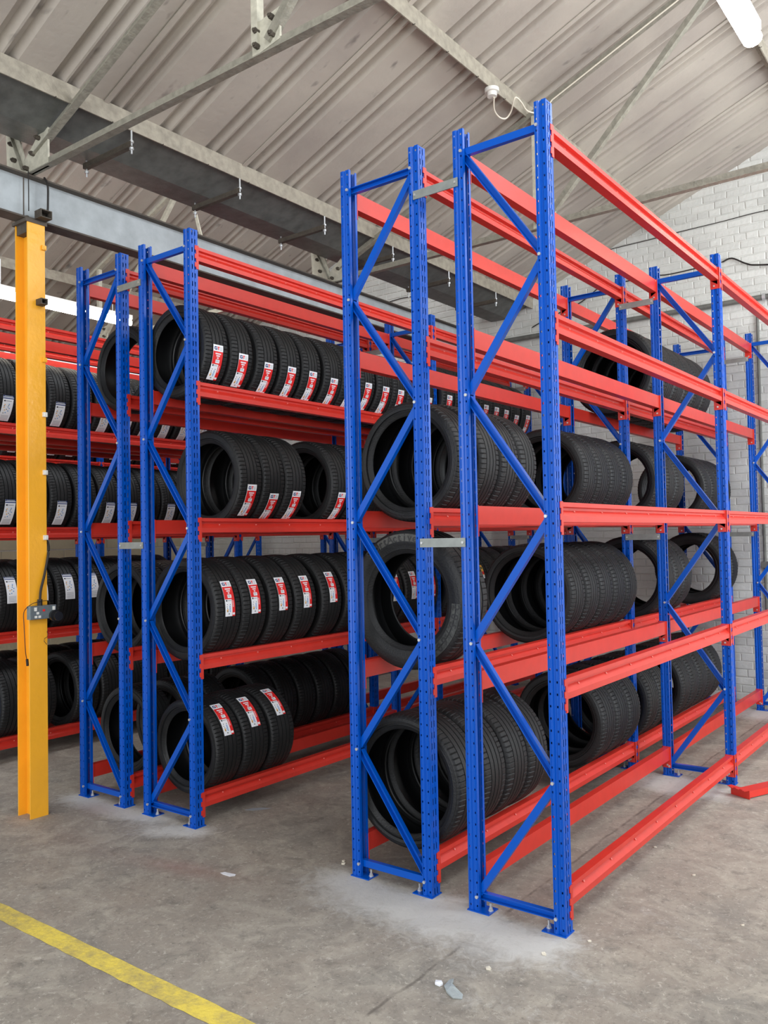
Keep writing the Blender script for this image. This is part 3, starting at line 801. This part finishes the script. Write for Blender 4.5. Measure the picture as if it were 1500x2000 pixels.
def tyre(rk, lv, yc, r, w_, st=None, atop=None, ratio=.73, kind=0, extra=None):
    """yc = centre of the tyre along the rack"""
    zc = ZL[rk][lv] + math.sqrt(r * r - HWD[rk] ** 2) + .003
    k = CNT.get((rk, lv), 0); CNT[(rk, lv)] = k + 1
    me = tm(r, w_, ratio, kind)
    root = ob('car_tyre', me, None, (XC[rk], yc - w_ / 2, zc), (0, 0, 0))
    root.rotation_euler = (0, rt.uniform(0, 6.28) if st is None else 0, 0)
    if extra: lab_ = extra
    else:
        lab_ = {'r': 'red-stickered tyre', 'w': 'white-stickered tyre', 'y': 'tyre with small yellow sticker', None: 'plain black tyre'}[st]
        lab_ += ', ' + ORD[k] + ' from the aisle, ' + SN[lv] + ' shelf, ' + RN[rk]
    tag(root, lab_, 'tyre', 'tyres on the ' + SN[lv] + ' shelf, ' + RN[rk])
    if st:
        a = math.radians(atop); key = (st, r, round(a, 2))
        if key not in SM: SM[key] = sticker_mesh(PATS[st], r, a)
        ob('sticker', SM[key], root, (0, w_ / 2, 0))
    return root
# --- central rack
Y = [.165, .368, .586, .796, 1.0, 1.22, 1.41, 1.60, 1.81, 2.0, 2.19, 2.385]
for i, y in enumerate(Y): tyre('L2', 4, y, .285, .188 if i < 11 else .17, None if i in (6, 10) and i == 10 else 'r', [2, -2, -6, -5, -5, -8, -12, -4, -4, -4, 0, -6][i])
for i, y in enumerate([2.66, 2.86, 3.06, 3.255, 3.44, 3.62, 3.82, 4.04]): tyre('L2', 4, y, .300, .180, 'r' if i in (0, 3, 4, 5, 6, 7) else None, [0, 0, 0, -2, -2, -3, -8, -4][i])
for i, y in enumerate([.405, .605, .805]): tyre('L2', 3, y, .31, .195, 'r', [-8, -17, -13][i])
for i, y in enumerate([1.257, 1.47, 1.68, 1.89, 2.10, 2.32]): tyre('L2', 3, y, .31, .20, 'r' if i == 0 else None, -12)
for i, y in enumerate([.21, .42, .656, .882, 1.14, 1.385, 1.62, 1.858, 2.09, 2.338]): tyre('L2', 2, y, .31, .205, None if i in (5, 6) else 'r', [33, 33, 33, 33, 36, 30, 30, 28, 28, 28][i])
for i, y in enumerate([2.68, 2.90, 3.12, 3.34, 3.56, 3.9, 4.12]): tyre('L2', 2, y, .31, .205, 'y' if i == 2 else None, 30)
for i, y in enumerate([.225, .445, .675]): tyre('L2', 1, y, .285, .215, 'r', [60, 62, 68][i])
# --- rack right of the yellow column
tyre('L1', 4, .26, .288, .195); 
for y in (.25, .47, .69, .92, 1.15, 1.38, 1.6, 1.83, 2.06, 2.29): tyre('L1', 2, y, .30, .205)
tyre('L1', 1, .27, .29, .20)
for y in (.55, .76, 1.20, 1.41, 1.62, 1.83, 2.04, 2.25): tyre('L1', 1, y, .29, .195)
# --- rack behind the column
for i, y in enumerate([.14, .345, .571, .775, .99, 1.215, 1.41, 1.619, 1.829, 2.05, 2.27]): tyre('R', 4, y, .30, .19, 'w' if i not in (1, 3, 10) else None, -8 if i < 4 else -12)
for i, y in enumerate([.15, .365, .578, .80, 1.022, 1.24, 1.445, 1.65, 1.86, 2.08, 2.30]): tyre('R', 3, y, .30, .20, 'w' if i in (0, 2, 4, 5, 7) else None, -6)
for i, y in enumerate([.16, .41, .64, .86, 1.1, 1.33, 1.56]): tyre('R', 2, y, .30, .21, 'w' if i < 4 else None, 36)
for i, y in enumerate([.18, .42, .80, 1.03, 1.26, 1.49, 1.72, 1.95, 2.18]): tyre('R', 1, y, .31, .215, None)
for l_ in (1, 2, 4):
    for y in (.6, .82, 1.04, 1.26, 1.48, 1.70, 1.92, 2.14): tyre('Rb', l_, y, .30, .20)
for i, y in enumerate([1.45, 1.68, 1.9, 2.12, 2.33, 2.68, 2.9, 3.12, 3.34, 3.56, 3.78, 4.0]): tyre('R4', 4, y, .30, .20, 'w', 0)
# --- rack beside the empty one
for i in range(4): tyre('A', 3, .285 + .207 * i, [.30, .305, .305, .305][i], .20, ratio=.76)
for i in range(4): tyre('A', 3, 1.735 + .206 * i, .30, .20)
for i in range(3): tyre('A', 3, 2.98 + .215 * i, .312, .205)
for i in range(4): tyre('A', 3, 4.18 + .20 * i, .30, .19)
big = tyre('A', 2, .265, .346, .225, ratio=.655, kind=1, extra='large standing tyre with raised sidewall lettering, alone on the second shelf')
for i in range(5): tyre('A', 2, 1.50 + .215 * i, .305, .205, ratio=.76)
for i in range(3): tyre('A', 2, 3.10 + .21 * i, .318, .20)
for i in range(2): tyre('A', 2, 4.63 + .21 * i, .325, .20, ratio=.68)
for i in range(4): tyre('A', 1, .215 + .232 * i, .322, .225, ratio=.77)
for i in range(3): tyre('A', 1, 1.90 + .22 * i, .31, .212)
for i in range(2): tyre('A', 1, 2.70 + .22 * i, .31, .212)
for i in range(5): tyre('A', 1, 3.42 + .215 * i, .31, .205)
for i in range(6): tyre('A', 4, 2.95 + .24 * i, .330, .235)
# lettering on the big tyre
def sidewall_text(txt, rad_, size, a_mid, spacing, mtl, name, lift):
    mb = MB(); h = .225
    n = len(txt)
    for i, ch in enumerate(txt):
        cu_ = bpy.data.curves.new('t', 'FONT'); cu_.body = ch; cu_.size = size; cu_.extrude = .0008; cu_.align_x = 'CENTER'; cu_.resolution_u = 2; cu_.offset = .0006
        to = bpy.data.objects.new('t', cu_); COL.objects.link(to)
        dg = bpy.context.evaluated_depsgraph_get(); dg.update(); me = to.evaluated_get(dg).to_mesh()
        a = a_mid - (i - (n - 1) / 2) * spacing
        rr = Vector((math.cos(a), 0, math.sin(a))); tt = Vector((math.sin(a), 0, -math.cos(a)))
        k = len(mb.v)
        for v in me.vertices:
            p = rr * (rad_ + v.co.y) + tt * v.co.x; mb.v.append((p.x, lift - v.co.z, p.z))
        for f in me.polygons: mb.f.append(tuple(k + q for q in f.vertices)); mb.m.append(0)
        to.evaluated_get(dg).to_mesh_clear(); bpy.data.objects.remove(to)
    return mb.mesh(name, mtl)
def arc_patch(r0, r1, a0, a1, y0, y1, mtl, name):
    mb = MB(); n = 24
    for i in range(n):
        p = [a0 + (a1 - a0) * (i + k) / n for k in (0, 1)]
        mb.quad((r0 * math.cos(p[0]), y0, r0 * math.sin(p[0])), (r0 * math.cos(p[1]), y0, r0 * math.sin(p[1])), (r1 * math.cos(p[1]), y1, r1 * math.sin(p[1])), (r1 * math.cos(p[0]), y1, r1 * math.sin(p[0])))
    return mb.mesh(name, mtl, solid=.001)
big.rotation_euler = (0, 0, 0)
ob('lettering_band', arc_patch(.286, .323, math.radians(75), math.radians(121), .001, .0005, M_SIDE, 'lettering_band'), big)['label'] = 'pale grey textured band'
ob('sidewall_lettering', sidewall_text('SportActive', .287, .056, math.radians(106.6), .100, M_SIDELET, 'sidewall_lettering', -.0008), big)
ob('chalky_band', arc_patch(.268, .318, math.radians(-60), math.radians(-2), .002, .0010, M_CHALK, 'chalky_band'), big)['label'] = 'chalky dusty lower sidewall band'
ob('sidewall_lettering', sidewall_text('205/60', .272, .060, math.radians(-27), .150, M_SIDELET, 'sidewall_lettering_side', .0002), big)

# ------------------------------------------------------------------ SMALL THINGS
# socket box with plug and leads on the column
sx = -2.78
sk = ob('socket_box', None, loc=(sx, -.398, 1.183)); tag(sk, 'grey metal double socket box fixed to the yellow column', 'socket')
mb = MB(); mb.box(0, .040, -.074, .092, 0, .080); ob('back_box', mb.mesh('back_box', M_MET), sk)
mb = MB(); mb.box(.040, .044, -.070, .088, .002, .078); ob('face_plate', mb.mesh('face_plate', M_MET), sk)
for y_ in (-.052, .066):
    mb = MB(); mb.box(.044, .050, y_, y_ + .014, .050, .072); ob('switch', mb.mesh('switch', M_WHITE), sk)
for y_, z_ in ((-.038, .030), (-.050, .008), (-.026, .008)):
    mb = MB(); mb.box(.044, .0455, y_, y_ + .016, z_, z_ + .014); ob('socket_shutter', mb.mesh('socket_shutter', M_WHITE), sk)
mb = MB(); mb.box(.044, .046, .002, .016, .045, .058); ob('neon', mb.mesh('neon', M_LRED), sk)
mb = MB(); mb.disc((.052, .075, .016), .034, .022, 'x', 14); mb.disc((.072, .082, .012), .028, .03, 'x', 12)
pg = ob('plug', mb.mesh('plug', M_BLACK, smooth=True)); pg.location = sk.location; tag(pg, 'round black plug in the socket box on the yellow column', 'plug')
mb = MB(); mb.tube(smooth_pts([(-2.85, -.331, 3.60), (-2.85, -.331, 3.0), (-2.85, -.331, 2.0), (-2.84, -.331, 1.72), (-2.79, -.325, 1.63), (-2.762, -.346, 1.55), (-2.758, -.372, 1.44), (-2.757, -.396, 1.35), (-2.757, -.402, 1.262)], 6), .0075, 8)
mb.tube([(-2.757, -.402, 1.30), (-2.757, -.402, 1.258)], .015, 8)
tag(ob('power_cable', mb.mesh('power_cable', M_CABLE, smooth=True)), 'thick black cable dropping down the yellow column into the socket', 'cable')
mb = MB(); mb.tube(smooth_pts([(-2.742, -.345, 1.270), (-2.738, -.36, 1.290), (-2.738, -.42, 1.288), (-2.755, -.462, 1.272), (-2.79, -.484, 1.23), (-2.79, -.484, 1.15), (-2.79, -.480, 1.06), (-2.80, -.470, .99), (-2.81, -.455, .935)], 6), .0022, 6)
mb.tube([(-2.81, -.455, .945), (-2.812, -.452, .925), (-2.813, -.450, .905)], .008, 8)
tag(ob('charger_lead', mb.mesh('charger_lead', M_CABLE, smooth=True)), 'thin black lead looping left of the socket and hanging down the column', 'cable')
mb = MB(); mb.tube([(-2.768, -.342, 1.115), (-2.768, -.350, 1.10), (-2.768, -.344, 1.085), (-2.768, -.350, 1.068), (-2.768, -.366, 1.062), (-2.768, -.369, 1.045), (-2.768, -.352, 1.024)], .0018, 5)
tag(ob('broken_lead', mb.mesh('broken_lead', M_CABLE)), 'short kinked wire end stuck to the column below the socket', 'cable')
mb = MB(); mb.tube(smooth_pts([(-2.775, -.45, 3.90), (-2.772, -.45, 3.80), (-2.772, -.45, 3.65)], 4), .003, 6)
tag(ob('girder_lead', mb.mesh('girder_lead', M_CABLE)), 'thin black wire crossing the girder web above the column', 'cable')
mb = MB(); mb.tube(smooth_pts([(-2.775, -.345, 3.89), (-2.755, -.335, 3.84), (-2.752, -.335, 3.75), (-2.755, -.338, 3.66), (-2.815, -.322, 3.625)], 5), .0065, 7)
tag(ob('girder_cable', mb.mesh('girder_cable', M_CABLE)), 'thicker black cable curving over the girder beside the column top', 'cable')

# wall pipes and cables
pp = ob('wall_pipe', None, loc=(0, 0, 0)); tag(pp, 'long horizontal iron pipe across the painted brick back wall', 'pipe')
mb = MB(); mb.tube([(-3.3, 5.29, 3.86), (4.0, 5.29, 3.815)], .026, 12); ob('pipe_run', mb.mesh('pipe_run', M_PIPE, smooth=True), pp)
for x_ in (-2.02, -1.93, .085, .15):
    mb = MB(); mb.disc((x_, 5.29, 3.84), .034, .03, 'x', 10); ob('coupling', mb.mesh('coupling', M_ZINC), pp)
mb = MB(); mb.tube([(.015, 5.32, 3.79), (.008, 5.32, 2.7), (.012, 5.32, .8)], .013, 8)
mb.box(-.02, .045, 5.30, 5.34, 1.28, 1.34)
tag(ob('wall_conduit', mb.mesh('wall_conduit', M_PIPE)), 'vertical grey conduit dropping down the back wall at the right', 'conduit')
CABS = [([(-1.632, 5.33, 4.615), (-1.431, 5.33, 4.642), (-1.098, 5.33, 4.647), (-.885, 5.33, 4.651), (-.668, 5.33, 4.657), (-.281, 5.33, 4.661), (.025, 5.33, 4.67), (.4, 5.33, 4.66)], .004, 'thin dark wire across the brick wall above the pipe, high up'),
        ([(-.284, 5.31, 4.257), (-.197, 5.31, 4.274), (-.073, 5.31, 4.197), (.032, 5.31, 4.16), (.4, 5.31, 4.10)], .008, 'black cable sagging across the brick wall at the right edge'),
        ([(-2.35, 5.31, 3.96), (-2.22, 5.31, 4.007), (-2.0, 5.31, 4.07), (-1.805, 5.31, 4.12), (-1.674, 5.31, 4.179), (-1.527, 5.31, 4.261), (-1.301, 5.31, 4.26), (-1.136, 5.31, 4.264), (-.975, 5.31, 4.269), (-.793, 5.31, 4.242), (-.284, 5.31, 4.257)], .006, 'black cable climbing the wall from the gutter end to the right'),
        ([(-4.496, 5.33, 4.617), (-4.267, 5.33, 4.633), (-4.068, 5.33, 4.634), (-3.557, 5.33, 4.587)], .005, 'thin wire on the white wall seen below the gutter')]
for P_, r_, l_ in CABS:
    mb = MB(); mb.tube(smooth_pts(P_, 5), r_, 6); tag(ob('wall_cable', mb.mesh('wall_cable', M_CABLE, smooth=True)), l_, 'cable')

# detector under the roof with its cream cable
det = ob('smoke_detector', None, loc=(-.890, 1.91, 4.716)); tag(det, 'round white detector under the roof beside the purlin', 'detector')
mb = MB(); mb.disc((0, 0, .02), .05, .025, 'z', 20); mb.disc((0, 0, .038), .02, .02, 'z', 12); ob('mount', mb.mesh('mount', M_WHITE, smooth=True), det)
mb = MB(); mb.disc((0, 0, -.008), .034, .03, 'z', 16); ob('sensor_head', mb.mesh('sensor_head', M_WHITE, smooth=True), det)
mb = MB(); mb.tube(smooth_pts([CP + (Vector(q) - CP) * 1.0 for q in [(-.880, 1.92, 4.690), (-.93, 2.009, 4.655), (-.946, 2.11, 4.645), (-.927, 2.173, 4.655), (-.882, 2.169, 4.69), (-.826, 2.105, 4.72), (-.803, 2.101, 4.738), (-.799, 2.171, 4.73), (-.809, 2.283, 4.715), (-.776, 2.40, 4.73)]], 6), .0055, 7)
tag(ob('detector_cable', mb.mesh('detector_cable', M_CREAM, smooth=True)), 'cream cable looping down from the white detector', 'cable')
mb = MB(); mb.tube([(-.776, 2.40, 4.70), (-.67, 2.405, 4.80), (-.179, 2.405, 4.995), (.25, 2.405, 5.163), (1.2, 2.405, 5.54)], .005, 6)
tag(ob('rafter_cable', mb.mesh('rafter_cable', M_CREAM)), 'cream cable clipped up the second truss rafter', 'cable')

# litter on the floor
def scrap(name, label, cx, cy, pts, mtl, h=.006, seed=1, rot=0):
    r = random.Random(seed); mb = MB(); n = len(pts)
    top = [(x, y, h * r.uniform(.4, 1.6)) for x, y in pts]; bot = [(x * .96, y * .96, .0008) for x, y in pts]
    c = (0, 0, h * 1.3); cb = (0, 0, .0008)
    for i in range(n):
        j = (i + 1) % n; mb.face([c, top[i], top[j]]); mb.face([cb, bot[j], bot[i]]); mb.quad(top[i], bot[i], bot[j], top[j])
    o = ob(name, mb.mesh(name, mtl), None, (cx, cy, 0), (0, 0, rot)); tag(o, label, 'litter'); return o
M_PLAS = mat('clear_film', rgb(176, 184, 184), 0.25, spec=0.6, var=0.2, vscale=60)
scrap('paper_scrap', 'small torn white paper scrap on open floor between the racks', -1.193, -.345, [(-.045, -.01), (-.02, -.016), (.03, -.014), (.045, .006), (.035, .02), (-.01, .012), (-.03, .008)], M_LWHT, .003, 1)
scrap('paper_scrap', 'long flat pale paper scrap in the aisle by the central rack', -1.80, .44, [(-.07, -.02), (-.02, -.03), (.05, -.01), (.09, .015), (.03, .02), (-.03, .012)], M_LGRY, .002, 2, .6)
scrap('paper_scrap', 'tiny white paper scrap beside the clear plastic film', .205, -.595, [(-.02, .012), (-.008, -.012), (.014, -.014), (.018, .002), (.004, .014)], M_LWHT, .008, 3)
scrap('plastic_film', 'curled strip of clear plastic film lying in the foreground', .262, -.60, [(-.035, .045), (-.03, .0), (.0, -.03), (.04, -.05), (.07, -.035), (.06, -.015), (.02, .0), (-.012, .022), (-.02, .05)], M_PLAS, .010, 4)
for i, (x_, y_, s_) in enumerate([(-.81, .074, .012), (-.83, .10, .010), (.297, .739, .008), (.384, 1.165, .010), (.657, .912, .009), (.979, .507, .008), (.42, -.18, .010), (.52, .02, .009), (.30, -.40, .012)]):
    scrap('chip', ['pale grit chip on the floor left of the nearest tyre rack', 'second pale grit chip close to the left foot of the tyre rack', 'pale chip under the empty rack near its front', 'pale chip under the middle of the empty rack', 'pale chip on the open floor right of the empty rack', 'pale chip far right on the open floor', 'dark-edged chip by the front right rack foot', 'small chip just right of the front right rack foot', 'stone chip in front of the empty rack'][i],
          x_, y_, [(-s_, 0), (-s_ * .3, -s_ * .8), (s_, -s_ * .4), (s_ * .8, s_ * .6), (-s_ * .2, s_)], M_CREAM, s_ * .5, 9 + i)
